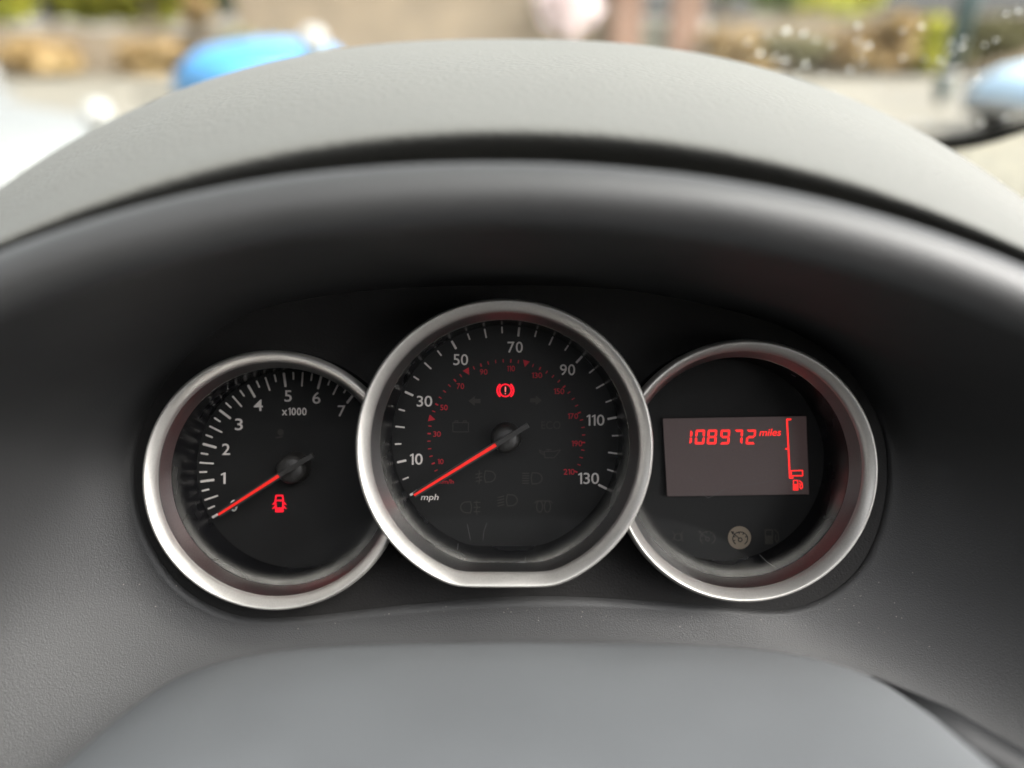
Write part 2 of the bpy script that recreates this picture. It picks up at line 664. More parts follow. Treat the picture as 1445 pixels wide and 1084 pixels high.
text('lettering', 'mph', G, (593.7, 697.3, 619, 708.4), DT, 'print_white', 0.008, 0.18)
for s, bx in (('10', (617.6, 647.8, 625.9, 655.1)), ('30', (611.4, 608.8, 622, 616.4)), ('50', (621.3, 571.4, 631.7, 579)), ('70', (644.6, 541.1, 654.8, 549)), ('90', (677.1, 521.1, 687.8, 528.7)),
              ('110', (715.5, 516.2, 726.5, 524.1)), ('130', (750.5, 525.9, 765, 533.5)), ('150', (781.6, 548.3, 796.1, 556.2)), ('170', (801.4, 583.4, 815.5, 591.2)), ('190', (806.8, 621.9, 821.5, 629.8)), ('210', (795.4, 662, 810.7, 669.9))):
    text('red_numeral', s, G, bx, DT, 'print_red', 0.004)
text('red_lettering', 'km/h', G, (619.5, 676.6, 640, 682.6), DT, 'print_red', 0.004)
c2 = (714.5, 618.4)
for k in range(5, 215, 5):
    a = 210.35 - 1.1243 * k
    if k in (40, 80, 120):
        q = R(a)
        ca, sa = math.cos(q), -math.sin(q)
        P = [(c2[0] + r_ * ca - o_ * sa, c2[1] + r_ * sa + o_ * ca) for r_, o_ in ((113, -4.9), (113, 4.9), (103.5, 0))]
        mk('red_marker', [G.p(x, y, DT) for x, y in P], [(0, 1, 2)], 'print_red', G.root, False)
    else:
        tick('red_tick', G, c2, a, 111.6, 106.6 if k % 20 == 10 else 106.8, 2.0 if k % 20 == 10 else 1.3, 'print_red')
needle(G, (584.2, 699.2), (699.8, 627.9), (745.3, 600.3), 3.0, 4.8, 7.0, (714.2, 620.2), 21.5)
# lit brake warning
bx, by = 713.2, 551
ic = icon('brake_warning_light', G, [arc(bx, by, 8.2, 8.6, 0, 360, 30)], 2.0, DT, 'lit_red', label='lit red brake warning light with exclamation mark')
sub = icon('bracket', G, [arc(bx, by, 11.4, 11.2, 132, 228, 12), arc(bx, by, 11.4, 11.2, -48, 48, 12)], 2.6, DT, 'lit_red')
sub.parent = ic
sub = icon('exclamation_mark', G, [[(bx, by - 5), (bx, by + 2.2)], [(bx, by + 4), (bx, by + 5.4)]], 1.6, DT, 'lit_core')
sub.parent = ic
# unlit tell-tales
def arrow(x, y, s):
    return [(x - 9 * s, y), (x, y - 7), (x, y - 3), (x + 8 * s, y - 3), (x + 8 * s, y + 3), (x, y + 3), (x, y + 7)]
icon('indicator_arrow', G, [], 1, DT, 'print_ghost', [arrow(670, 566, 1)])
icon('indicator_arrow', G, [], 1, DT, 'print_ghost', [arrow(756, 565, -1)])
x, y = 650, 602.5
icon('battery_symbol', G, [[(x - 11, y - 6), (x + 11, y - 6), (x + 11, y + 7), (x - 11, y + 7), (x - 11, y - 6)], [(x - 8, y - 6), (x - 8, y - 8.5), (x - 4, y - 8.5), (x - 4, y - 6)],
                           [(x + 4, y - 6), (x + 4, y - 8.5), (x + 8, y - 8.5), (x + 8, y - 6)]], 1.2, DT, 'print_ghost')
text('unlit_lettering', 'ECO', G, (764, 594.5, 791, 605.5), DT, 'print_ghost')
x, y = 776, 641
icon('oil_can_symbol', G, [[(x - 8, y - 4), (x + 6, y - 4), (x + 15, y - 6), (x + 6, y + 5), (x - 7, y + 5), (x - 8, y - 4)], [(x - 8, y - 2), (x - 15, y - 6), (x - 14, y - 2.5), (x - 8, y + 1)], [(x - 2, y - 4), (x - 2, y - 6)], [(x - 5, y - 6.5), (x + 2, y - 6.5)]], 1.3, DT, 'print_ghost')
def lamp(x, y, s, rows, slope, wav=False):
    st = [[(x, y - 8), (x + 5 * s, y - 7.5)] + arc(x + 5 * s, y, 9 * s, 7.8, 80, -80, 12) + [(x, y + 8), (x - 1.5 * s, y), (x, y - 8)]]
    for q in rows:
        st.append([(x - 4.5 * s, y + q), (x - 14 * s, y + q + slope)])
    if wav:
        st.append([(x - 9 * s, y - 9), (x - 8 * s, y - 4), (x - 10 * s, y), (x - 8 * s, y + 4), (x - 9 * s, y + 10)])
    return st
icon('front_fog_symbol', G, lamp(685, 672.5, 1, (-5, 0, 5), 2, True), 1.4, DT, 'print_ghost')
icon('high_beam_symbol', G, lamp(751, 675, 1, (-7, -3.5, 0, 3.5, 7), 0), 1.4, DT, 'print_ghost')
icon('rear_fog_symbol', G, lamp(664, 716, -1, (-7, 0, 6), 0, True), 1.4, DT, 'print_ghost')
icon('dipped_beam_symbol', G, lamp(716, 706, 1, (-6, -2, 2, 6), 2.5), 1.4, DT, 'print_ghost')
x, y = 767, 715
icon('glow_plug_symbol', G, [arc(x - 5.5, y, 4.3, 8, 60, 420, 18), arc(x + 5.5, y, 4.3, 8, 120, -240, 18), [(x - 13, y - 5), (x - 9, y - 8), (x + 9, y - 8), (x + 13, y - 5)]], 1.4, DT, 'print_ghost')
# marks on the lens
LD = -0.0116
icon('lens_scratch', G, [[(659.5, 740), (661, 748), (664, 762)]], 0.8, LD, 'scratch')
icon('lens_scratch', G, [[(687, 738), (683, 750), (681.5, 762)]], 0.7, LD, 'scratch')
icon('lens_scratch', G, [[(646.5, 767), (645.5, 776)]], 1.0, LD, 'scratch')
icon('lens_chip', G, [[(741.5, 786), (741, 794)]], 0.9, LD, 'scratch', [arc(737, 797, 7, 5.5, 0, 180, 8)])

# --- tachometer and trip display sit lower, tucked behind the speedometer's barrel
RC = 210.0 * G.s


def side(cx, cy, rad, root, cut):
    g = Gauge(cx, cy, 0.0, root)
    k = Vector((G.c.x - g.c.x, G.c.y - g.c.y, 0))
    cl = (k, RC)
    rb = rad
    lathe('bezel', [(rb - 3.5, -0.0115), (rb - 0.6, -0.006), (rb, -0.0034), (rb - 0.8, -0.0016), (rb - 3, -0.0002), (rb - 5, 0.0002), (rb - 7, -0.0001), (rb - 14.8, -0.0030), (rb - 16.2, -0.0037), (rb - 16.8, -0.0044), (rb - 17.2, -0.0052)], 'satin', g, None, cl)
    lathe('barrel', [(rb - 3.6, -0.0112), (rb - 4.5, -0.032)], 'black_matt', g, None, cl)
    r1 = rb - 17.2
    lathe('bezel_cone', [(r1, -0.0054), (r1 - 0.7, -0.0058), (r1 - 4, -0.0083), (rb - 25.5, -0.0112)], 'cone', g, None, cl)
    rl = rb - 25.5
    lathe('housing', [(rl, -0.0114), (rl - 1, -0.014), (rl - 4.5, -0.0322)], 'black_gloss', g, None, cl)
    disc('dial_face', rl - 3.5, DD, 'dial', g, None, cl)
    disc('lens', rl, -0.0118, 'lens_small', g, None, cl)
    return g


t_root = thing('tachometer', 'left rev counter dial numbered to seven with its red needle at zero', 'rev counter')
T = side(383.5, 680.5, 187, t_root, 0)
c = (418.45, 662.2)
for i in range(29):
    k = i * 0.25
    a = 209.8 - 22.45 * k
    if i % 4 == 0:
        tick('tick_mark', T, c, a, 137.4, 116.8, 3.3, 'print_white')
    elif i % 2 == 0:
        tick('tick_mark', T, c, a, 137.3, 116.8, 2.3, 'print_white')
    else:
        tick('tick_mark', T, c, a, 137.3, 126.2, 2.3, 'print_white')
for s, bx in (('0', (325.0, 705.5, 335.0, 721.7)), ('1', (311.5, 667.1, 318.4, 683)), ('2', (313.3, 626.2, 324.6, 642.1)), ('3', (331.4, 590.8, 342.5, 607.2)), ('4', (358.0, 564, 370.9, 580)),
              ('5', (401.4, 550.9, 411.7, 567)), ('6', (440.9, 553.4, 452.2, 569.8)), ('7', (476.7, 572.2, 487.6, 588))):
    text('numeral', s, T, bx, DT, 'print_white', 0.006)
text('lettering', 'x1000', T, (397.5, 575.5, 432.6, 586.2), DT, 'print_white', 0.02)
needle(T, (307.8, 726.6), (393.2, 671.6), (440.8, 642.6), 3.2, 4.6, 6.8, (408.6, 663.2), 22.5)
x, y = 394.2, 710.4
ic = icon('door_open_light', T, [[(x - 4.5, y - 11), (x + 4.5, y - 11), (x + 5.5, y - 4), (x - 5.5, y - 4), (x - 4.5, y - 11)], [(x - 5.5, y - 4), (x + 5.5, y - 4), (x + 4.8, y + 7), (x + 4.8, y + 11.5), (x - 4.8, y + 11.5), (x - 4.8, y + 7), (x - 5.5, y - 4)],
                             [(x - 4, y + 7), (x + 4, y + 7)], [(x - 4, y + 9.5), (x + 4, y + 9.5)]], 2.3, DT, 'lit_red', label='lit red open-door warning light')
sub = icon('door', T, [], 1, DT, 'lit_red', [[(x - 5.6, y - 4), (x - 10.8, y + 2.6), (x - 6.3, y + 1.2)], [(x - 5.6, y + 2), (x - 10.8, y + 8.2), (x - 5.6, y + 6.6)], [(x + 5.6, y - 4), (x + 6.3, y + 1.2), (x + 10.8, y + 2.6)], [(x + 5.6, y + 2), (x + 5.6, y + 6.6), (x + 10.8, y + 8.2)]])
sub.parent = ic
icon('seat_belt_symbol', T, [[(389, 618), (399, 616)]], 2.0, DT, 'print_ghost', [arc(396, 610, 4.6, 4.6, 0, 345, 14)])

d_root = thing('trip_display', 'right round dial holding a dim screen with red mileage and fuel bar', 'display')
P_ = side(1054, 667, 189, d_root, 0)
SD = -0.0295
corners = [(935.4, 590.8), (1137.6, 587.4), (1141.7, 697.6), (941.6, 700.4)]
vs = [P_.p(x, y, SD) for x, y in corners] + [P_.p(x, y, DD) for x, y in corners]
mk('screen', vs, [(3, 2, 1, 0), (0, 1, 5, 4), (1, 2, 6, 5), (2, 3, 7, 6), (3, 0, 4, 7)], 'lcd', P_.root, False)
ST = SD + 0.00012
SEG = {'0': 'abcdef', '1': 'ef', '2': 'abdeg', '7': 'abc', '8': 'abcdefg', '9': 'abcdfg'}


def seven(ch, x0, y0, wd, ht, sl):
    """italic seven segment digit with mitred bars; returns polygons"""
    th = 3.0
    gp = 0.55

    def q(a, b_):   # unit square to pixels with slant
        return (x0 + a * wd + (1 - b_) * sl, y0 + b_ * ht - 0.018 * (a * wd))
    tx, ty = th / wd, th / ht
    gx, gy = gp / wd, gp / ht
    S = {
        'a': [(gx, 0), (1 - gx, 0), (1 - tx, ty), (tx, ty)],
        'd': [(tx, 1 - ty), (1 - tx, 1 - ty), (1 - gx, 1), (gx, 1)],
        'g': [(tx * .6, .5), (tx, .5 - ty / 2), (1 - tx, .5 - ty / 2), (1 - tx * .6, .5), (1 - tx, .5 + ty / 2), (tx, .5 + ty / 2)],
        'f': [(0, gy), (tx, ty + gy), (tx, .5 - ty / 2 - gy), (tx * .5, .5 - gy), (0, .5 - gy * 2)],
        'b': [(1, gy), (1, .5 - gy * 2), (1 - tx * .5, .5 - gy), (1 - tx, .5 - ty / 2 - gy), (1 - tx, ty + gy)],
        'e': [(0, .5 + gy * 2), (tx * .5, .5 + gy), (tx, .5 + ty / 2 + gy), (tx, 1 - ty - gy), (0, 1 - gy)],
        'c': [(1, .5 + gy * 2), (1, 1 - gy), (1 - tx, 1 - ty - gy), (1 - tx, .5 + ty / 2 + gy), (1 - tx * .5, .5 + gy)],
    }
    return [[q(a, b_) for a, b_ in S[k]] for k in SEG[ch]]


for ch, x0 in zip('108972', (973.0, 980.3, 997.3, 1015.6, 1035.2, 1052.2)):
    icon('odometer_digit', P_, [], 1, ST, 'lcd_red', seven(ch, x0, 606.6, 13.4 if ch != '7' else 12.0, 20.6, 1.5))
text('unit_lettering', 'miles', P_, (1071.4, 605.2, 1102.3, 615.2), ST, 'lcd_red', 0.004, 0.22, 1.0)
icon('fuel_scale', P_, [[(1116, 592), (1110.5, 592), (1114.6, 674.4), (1119, 674.4)], [(1108, 633.5), (1113, 633.5)]], 2.2, ST, 'lcd_red')
icon('fuel_bar', P_, [[(1116.5, 664.5), (1132.4, 664), (1132.6, 671.4), (1116.7, 671.6), (1116.5, 664.5)]], 1.5, ST, 'lcd_red')
x, y = 1123.5, 684.5
icon('fuel_pump_symbol', P_, [[(x - 3.8, y - 6.5), (x + 2.2, y - 6.5), (x + 2.2, y - 1)], [(x - 3.8, y - 6.5), (x - 3.8, y)], [(x + 4.5, y - 6), (x + 8.2, y - 3), (x + 9, y + 3), (x + 7, y + 5.5), (x + 5, y + 3), (x + 6.5, y - 1), (x + 4, y - 2)]], 1.3, ST, 'lcd_red',
     [[(x - 4.4, y - 1.2), (x + 3, y - 1.2), (x + 3, y + 7.5), (x - 4.4, y + 7.5)]])
# cruise tell-tale: tan disc with a dark gauge drawn on it, unlit ones beside it
x, y = 1043.5, 758.8
ic = icon('cruise_control_light', P_, [], 1, DT, 'print_tan', [arc(x, y, 16.3, 16.3, 0, 352, 44)], label='tan disc with a dark gauge symbol')


def dialsym(x, y):
    st = [arc(x + 1, y + 1.5, 10.5, 9.5, 232, -52, 22), arc(x + 1, y + 3, 2.7, 2.7, 0, 360, 10), [(x - 0.5, y + 0.8), (x - 12, y - 8.5)], [(x - 12, y - 8.5), (x - 8.3, y - 7.8), (x - 10.2, y - 5.0)]]
    for a_ in (20, 60, 100, 160, 200):
        st.append([(x + 1 + 10 * math.cos(R(a_)), y + 1.5 - 9 * math.sin(R(a_))), (x + 1 + 7.4 * math.cos(R(a_)), y + 1.5 - 6.6 * math.sin(R(a_)))])
    return st


sub = icon('gauge_symbol', P_, dialsym(x, y), 1.4, DT + 0.0001, 'dial')
sub.parent = ic
icon('limiter_symbol', P_, dialsym(997.5, 758), 1.3, DT, 'print_ghost')
icon('unlit_symbol', P_, [[(949, 750), (953, 756), (949, 763)], [(964, 750), (960, 756), (964, 764)], arc(957, 758, 6, 5, 0, 360, 12)], 1.2, DT, 'print_ghost')
x, y = 1087, 757
icon('low_fuel_symbol', P_, [[(x - 7, y - 9), (x + 3, y - 9), (x + 3, y)], [(x - 7, y - 9), (x - 7, y)], [(x + 6, y - 10), (x + 11, y - 5), (x + 12, y + 5), (x + 9, y + 8), (x + 7, y + 4), (x + 8, y - 2)]], 1.6, DT, 'print_faint',
     [[(x - 7.5, y - 1), (x + 4, y - 1), (x + 4, y + 11), (x - 7.5, y + 11)]])
icon('lens_scratch', P_, [[(991, 696), (999, 703), (1010, 698), (1024, 690)]], 0.7, LD - 0.0002, 'scratch')
icon('lens_scratch', P_, [[(1030, 687), (1060, 684), (1090, 678)]], 0.5, LD - 0.0002, 'scratch')
icon('lens_scratch', P_, [[(1072, 783), (1082, 793), (1095, 801)]], 0.7, LD - 0.0002, 'scratch')
icon('lens_scratch', P_, [[(973, 674), (980, 679)]], 0.6, LD - 0.0002, 'scratch')


# ------------------------------------------------------------------ instrument hood: fascia, funnel-like liner, padded shell
def catmull(pts, n=10, closed=True):
    out = []
    m_ = len(pts)
    for i in range(m_ if closed else m_ - 1):
        p0, p1, p2, p3 = (Vector(pts[(i + k) % m_] if closed else pts[max(0, min(m_ - 1, i + k))]) for k in (-1, 0, 1, 2))
        for j in range(n):
            t_ = j / n
            out.append(0.5 * ((2 * p1) + (p2 - p0) * t_ + (2 * p0 - 5 * p1 + 4 * p2 - p3) * t_ * t_ + (3 * p1 - p0 - 3 * p2 + p3) * t_ ** 3))
    if not closed:
        out.append(Vector(pts[-1]))
    return out


def polar(pts, c0):
    A_ = sorted((math.atan2(-(p.y - c0[1]), p.x - c0[0]) % (2 * math.pi), (p.x - c0[0], p.y - c0[1])) for p in pts)

    def f(a):
        a %= 2 * math.pi
        lo = A_[-1]
        hi = A_[0]
        for i in range(len(A_)):
            if A_[i][0] >= a:
                hi = A_[i]
                lo = A_[i - 1]
                break
        da = (hi[0] - lo[0]) % (2 * math.pi) or 1e-9
        k = ((a - lo[0]) % (2 * math.pi)) / da
        rl, rh = math.hypot(*lo[1]), math.hypot(*hi[1])
        r = rl + (rh - rl) * k
        return (c0[0] + r * math.cos(a), c0[1] - r * math.sin(a))
    return f


def lip_y(x):
    dx = abs(x - 712)
    return 236 + 140 * (dx / 722) ** 2.25 + (max(0, x - 712) / 733) * 12


inner = [(715, 403), (860, 407), (970, 424), (1090, 456), (1180, 506), (1236, 580), (1254, 665), (1238, 757), (1194, 823), (1112, 861), (985, 854), (840, 844), (715, 843), (560, 856), (420, 871), (330, 868),
         (252, 825), (204, 750), (189, 668), (206, 588), (254, 512), (338, 447), (455, 418), (580, 406)]
outer = [(x, lip_y(x) + 88) for x in (712, 850, 1000, 1150, 1300, 1450, 1600)] + [(1740, 700), (1800, 950), (1760, 1220), (1550, 1420), (1150, 1500), (720, 1510), (290, 1500), (-110, 1420), (-320, 1220), (-370, 950), (-310, 680)] + \
        [(x, lip_y(x) + 88) for x in (-180, -30, 120, 270, 420, 570)]
fi = polar(catmull(inner), (715, 640))
fo = polar(catmull(outer), (715, 640))
NI, NO = -0.020, 0.083
NSEG = 240
hood = thing('instrument_hood', 'dark binnacle hood with pale padded top arching over the three dials', 'dashboard hood', M.copy())
rings = [[loc(*fi(2 * math.pi * j / NSEG), NI) - Vector((0, 0, 0.006)) for j in range(NSEG)]]
for i in range(33):
    t_ = i / 32
    wgt = t_
    hgt = t_ ** 1.35
    ring = []
    for j in range(NSEG):
        a = 2 * math.pi * j / NSEG
        kk = max(0.0, min(1.0, (math.sin(a) + 0.35) / 0.6))
        no = 0.046 + (NO - 0.046) * kk * kk * (3 - 2 * kk)
        A0, A1 = loc(*fi(a), NI), loc(*fo(a), no)
        p = A0.lerp(A1, wgt)
        p.z = NI + (no - NI) * hgt
        ring.append(p)
    rings.append(ring)
last = rings[-1]
for out_, dn in [(0.0084 * (1 - math.cos(R(q))), 0.0085 * math.sin(R(q))) for q in (20, 40, 60, 80, 100, 120, 140, 160, 180)] + [(0.0168, -0.012)]:
    ring = []
    for j in range(NSEG):
        tg = last[(j + 1) % NSEG] - last[j - 1]
        nm = Vector((tg.y, -tg.x, 0)).normalized()
        ring.append(last[j] + nm * out_ + Vector((0, 0, dn)))
    rings.append(ring)
vs, fs = strips(rings, True)
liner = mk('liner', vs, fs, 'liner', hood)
# scratches and settled specks on the liner, laid on its surface
from mathutils.bvhtree import BVHTree
lbv = BVHTree.FromPolygons(vs, fs)


def on_liner(px, py):
    q = loc(px, py, 0.0)
    e = Vector((0, 0, D))
    h_ = lbv.ray_cast(e, (q - e).normalized())
    if h_[0] is None:
        return None, None
    return h_[0], (h_[1] if h_[1].dot(q - e) < 0 else -h_[1])


for pts in ([(415, 887), (470, 876), (530, 862), (575, 854), (612, 849)], [(498, 868), (560, 862), (605, 852)], [(575, 868), (640, 860), (690, 855)], [(980, 889), (1020, 887), (1066, 886)], [(1040, 878), (1075, 868)]):
    b = B()
    for (xa, ya), (xb, yb) in zip(pts, pts[1:]):
        L_ = math.hypot(xb - xa, yb - ya)
        nx_, ny_ = -(yb - ya) / L_ * .35, (xb - xa) / L_ * .35
        q4 = []
        for xx, yy in ((xa + nx_, ya + ny_), (xb + nx_, yb + ny_), (xb - nx_, yb - ny_), (xa - nx_, ya - ny_)):
            h_, n4 = on_liner(xx, yy)
            if h_ is None:
                continue
            q4.append(h_ + n4 * 0.0002)
        if len(q4) == 4:
            b.add(q4, [(0, 1, 2, 3)])
    b.mk('scratch', 'scratch', hood, False)
b = B()
for k_ in range(150):
    cl_ = random.choice(((1205, 820, 12, 28), (1205, 820, 10, 25), (880, 868, 150, 12), (600, 862, 110, 12), (900, 872, 300, 14), (215, 810, 60, 40), (1240, 860, 60, 30)))
    xx, yy = random.gauss(cl_[0], cl_[2]), random.gauss(cl_[1], cl_[3])
    h_, n4 = on_liner(xx, yy)
    if h_ is None:
        continue
    sz = random.choice((.00008, .0001, .00014, .0002))
    ta = n4.cross(Vector((random.gauss(0, 1), random.gauss(0, 1), 1))).normalized()
    tb = n4.cross(ta)
    b.add([h_ + n4 * .0002 + (ta * ca_ + tb * sb_) * sz for ca_, sb_ in ((1, .2), (-.1, .9), (-.9, -.2), (.2, -.8))], [(0, 1, 2, 3)])
dd_ = b.mk('dust', 'dust', hood, False)
dd_['kind'] = 'stuff'
# fascia plate with round openings for the three dials
poly = catmull(inner, 6)
fx = polar(poly, (715, 640))
vs, fs, idx = [], [], {}
FZ = NI - 0.0006
GS = [(g.c.x, g.c.y, (r_ - 13) * g.s) for g, r_ in ((G, 208), (T, 187), (P_, 189))]
step = 0.0012
rim_ = []
for a_ in range(360):
    q = loc(*fx(R(a_)), FZ)
    rim_.append((q.x, q.y))
cxy = loc(715, 640, FZ)


def inside(x, y):
    a_ = math.degrees(math.atan2(y - cxy.y, x - cxy.x)) % 360
    k_ = int(a_)
    q = rim_[k_]
    if math.hypot(x - cxy.x, y - cxy.y) > math.hypot(q[0] - cxy.x, q[1] - cxy.y) * 1.05:
        return False
    return all(math.hypot(x - a, y - c_) > r_ for a, c_, r_ in GS)


for ix in range(-140, 141):
    for iy in range(-110, 60):
        x, y = cxy.x + ix * step, cxy.y + iy * step
        if inside(x + step / 2, y + step / 2):
            q = []
            for k_ in ((ix, iy), (ix + 1, iy), (ix + 1, iy + 1), (ix, iy + 1)):
                if k_ not in idx:
                    idx[k_] = len(vs)
                    vs.append((cxy.x + k_[0] * step, cxy.y + k_[1] * step, FZ))
                q.append(idx[k_])
            fs.append(tuple(q))
mk('fascia', vs, fs, 'fascia', hood, False)


def face_y(x):
    dx = abs(x - 712)
    return 190 + 160 * (dx / 722) ** 2.0


def crest_y(x):
    dx = abs(x - 712)
    return 55 + 218 * (dx / 722) ** 2.45


XS = [-560 + 20 * i for i in range(128)]
levels = [(0.012, lambda x: face_y(x) + 90), (0.026, lambda x: face_y(x) + 60), (0.047, lambda x: face_y(x) + 36), (0.054, lambda x: face_y(x) + 26), (0.0595, lambda x: face_y(x) + 16), (0.0632, lambda x: face_y(x) + 7), (0.0650, lambda x: face_y(x) - 2)]
for n_, q in ((0.0652, .07), (0.0636, .13), (0.0585, .20), (0.051, .28), (0.040, .38), (0.020, .55), (0.0, .67), (-0.030, .79), (-0.060, .88), (-0.090, .955), (-0.117, 1.0), (-0.140, 1.005), (-0.17, .96), (-0.21, .84), (-0.26, .6)):
    levels.append((n_, lambda x, q=q: face_y(x) + (crest_y(x) - face_y(x)) * q))
rings = [[loc(x, fy(x), n_) for x in XS] for n_, fy in levels]
vs, fs = strips(rings, False)
sh = mk('padded_shell', vs, fs, 'shell', hood)
sm = sh.modifiers.new('sub', 'SUBSURF')
sm.levels = sm.render_levels = 1

# ------------------------------------------------------------------ steering column cowl and stalk
cowl = thing('steering_column_cowl', 'smooth grey rounded cowl of the steering column below the dials', 'column cowl', M.copy())
# section: flat crown with round shoulders; swept from its far end towards the driver
HW = 0.134
V0 = loc(722, 897, 0.040).y
sec = []
for i in range(61):
    a = math.pi * i / 60
    ca, sa = math.cos(a), math.sin(a)
    ex = 2 / 5.0
    sec.append((math.copysign(abs(ca) ** ex, ca), abs(sa) ** (2 / 3.0)))
rings = []
for n_, drop, kx in ((0.0365, 0.016, 0.90), (0.0372, 0.009, 0.935), (0.039, 0.004, 0.962), (0.0425, 0.0012, 0.978), (0.048, 0, 0.985), (0.065, -0.0010, 0.992), (0.09, -0.0005, 1.0), (0.12, 0.002, 1.01), (0.15, 0.005, 1.02)):
    hb = 0.055
    rings.append([Vector((0.004 + HW * kx * sx, V0 - drop - hb + hb * sz - 0.004 * sx * sx, n_)) for sx, sz in sec])
vs, fs = strips(rings, False)
k = len(vs)
vs.append(Vector((0.004, V0 - 0.05, 0.0362)))
fs += [(k, i + 1, i) for i in range(60)]
mk('cowl_cover', vs, fs, 'cowl', cowl)

# stalk on the right: a flattened, tapering arm
st = thing('control_stalk', 'dark control stalk emerging at the right of the steering column cowl', 'control stalk', M.copy())
sp = [loc(1240, 1005, 0.044), loc(1350, 1052, 0.052), loc(1460, 1112, 0.060), loc(1570, 1172, 0.070)]
b = B()
rings = []
for i, p in enumerate(sp):
    hh = (0.0105, 0.0105, 0.0095, 0.009)[i]
    rings.append([p + Vector((0, hh * math.sin(2 * math.pi * j / 24), 0.012 * math.cos(2 * math.pi * j / 24))) for j in range(24)])
vs, fs = strips(rings, True)
fs += [tuple(range(24))[::-1], tuple(range(72, 96))]
b.add(vs, fs)
arm = b.mk('arm', 'stalk', st)
b = B()
p = sp[2]
rings = [[p + Vector((dx_, r_ * math.sin(2 * math.pi * j / 24), r_ * 1.35 * math.cos(2 * math.pi * j / 24))) for j in range(24)] for dx_, r_ in ((-0.0006, 0.0085), (0, 0.0094), (0.0012, 0.0094), (0.0018, 0.0085))]
vs, fs = strips(rings, True)
b.add(vs, fs).mk('collar', 'cowl', arm)

# ------------------------------------------------------------------ dashboard top, windscreen
base_px = [(-500, 420, .50), (0, 310, .60), (350, 235, .70), (722, 215, .76), (1000, 215, .74), (1200, 215, .70), (1310, 208, .66), (1380, 199, .62), (1445, 180, .58), (1540, 140, .53), (1600, 112, .50)]
base = [wat(*q) for q in base_px]
base = catmull(base, 8, False)
ws = thing('windscreen', 'rain-spotted windscreen glass with a black dotted lower border', 'windscreen')
RK = Vector((0, -math.cos(R(33)), math.sin(R(33))))     # rake of the glass, up and back over the driver


def ws_top(p):
    L = (0.36 - (p.z - CAM.z)) / RK.z
    q = p + RK * L
    q.x *= 0.92
    return q


tops = [ws_top(p) for p in base]
rings = []
for i in range(13):
    t_ = i / 12
    rings.append([p.lerp(q, t_) + Vector((0, 0.05, 0.06)) * (4 * t_ * (1 - t_)) * 0.35 for p, q in zip(base, tops)])
vs, fs = strips(rings, False)
gl = mk('glass', vs, fs, 'glass', ws)
NV = len(base)


def ws_edge(t0, t1, off):
    r = []
    for t_ in (t0, t1):
        r.append([p.lerp(q, t_) + Vector((0, 0.05, 0.06)) * (4 * t_ * (1 - t_)) * 0.35 + Vector((0, -off, -off)) for p, q in zip(base, tops)])
    return r


vs, fs = strips(ws_edge(-0.02, 0.018, 0.0015), False)
frit = mk('border', vs, fs, 'black_matt', ws)
b = B()
for row in range(4):
    rr = 0.0016 - 0.0003 * row
    r0 = ws_edge(0.021 + 0.0075 * row, 0.03, 0.0015)[0]
    for i in range(NV - 1):
        if r0[i].x < 0.15:
            continue
        n_ = int((r0[i + 1] - r0[i]).length / 0.004) + 1
        for j in range(n_):
            p = r0[i].lerp(r0[i + 1], (j + 0.5 * (row % 2)) / n_)
            b.add([p + Vector((rr * math.cos(a_), 0, 0)) + RK * (rr * math.sin(a_)) for a_ in [2 * math.pi * q / 8 for q in range(8)]], [tuple(range(8))])
dt = b.mk('border_dots', 'black_matt', ws, False)
dt['kind'] = 'stuff'

# raindrops on the outside of the glass
from mathutils.bvhtree import BVHTree
bv = BVHTree.FromPolygons(gl.data.vertices[:] and [v.co.copy() for v in gl.data.vertices], [tuple(p.vertices) for p in gl.data.polygons])
drops = [(1110, 44, 2.6), (1134, 48, 2.2), (1152, 57, 1.8), (1073, 76, 2.4), (1094, 82, 2.0), (1108, 86, 2.0), (1137, 91, 2.6), (1055, 60, 2.4), (1082, 50, 2.0), (1174, 64, 1.8), (1211, 37, 2.4), (1211, 59, 2.2), (1225, 65, 2.2), (1215, 72, 2.0),
         (1217, 89, 2.0), (1200, 98, 2.6), (1161, 103, 1.8), (1274, 44, 2.2), (1301, 38, 2.2), (1274, 82, 2.0), (1306, 84, 2.0), (1326, 84, 1.8), (1361, 55, 2.0), (1357, 67, 2.0), (1390, 64, 1.8), (1405, 57, 2.0), (1343, 60, 1.8), (1337, 70, 1.4),
         (1341, 77, 1.2), (1333, 88, 1.3), (1346, 75, 1.2), (1339, 113, 1.4), (1310, 173, 3.2), (1418, 166, 2.6), (1385, 174, 2.4), (1290, 170, 2.4), (1240, 120, 2.0), (1270, 138, 2.2), (1380, 110, 2.0), (1100, 105, 2.2), (1126, 104, 1.8), (1045, 100, 2.0), (1437, 16, 2.2), (1420, 20, 2.0)]
drop_mesh = None
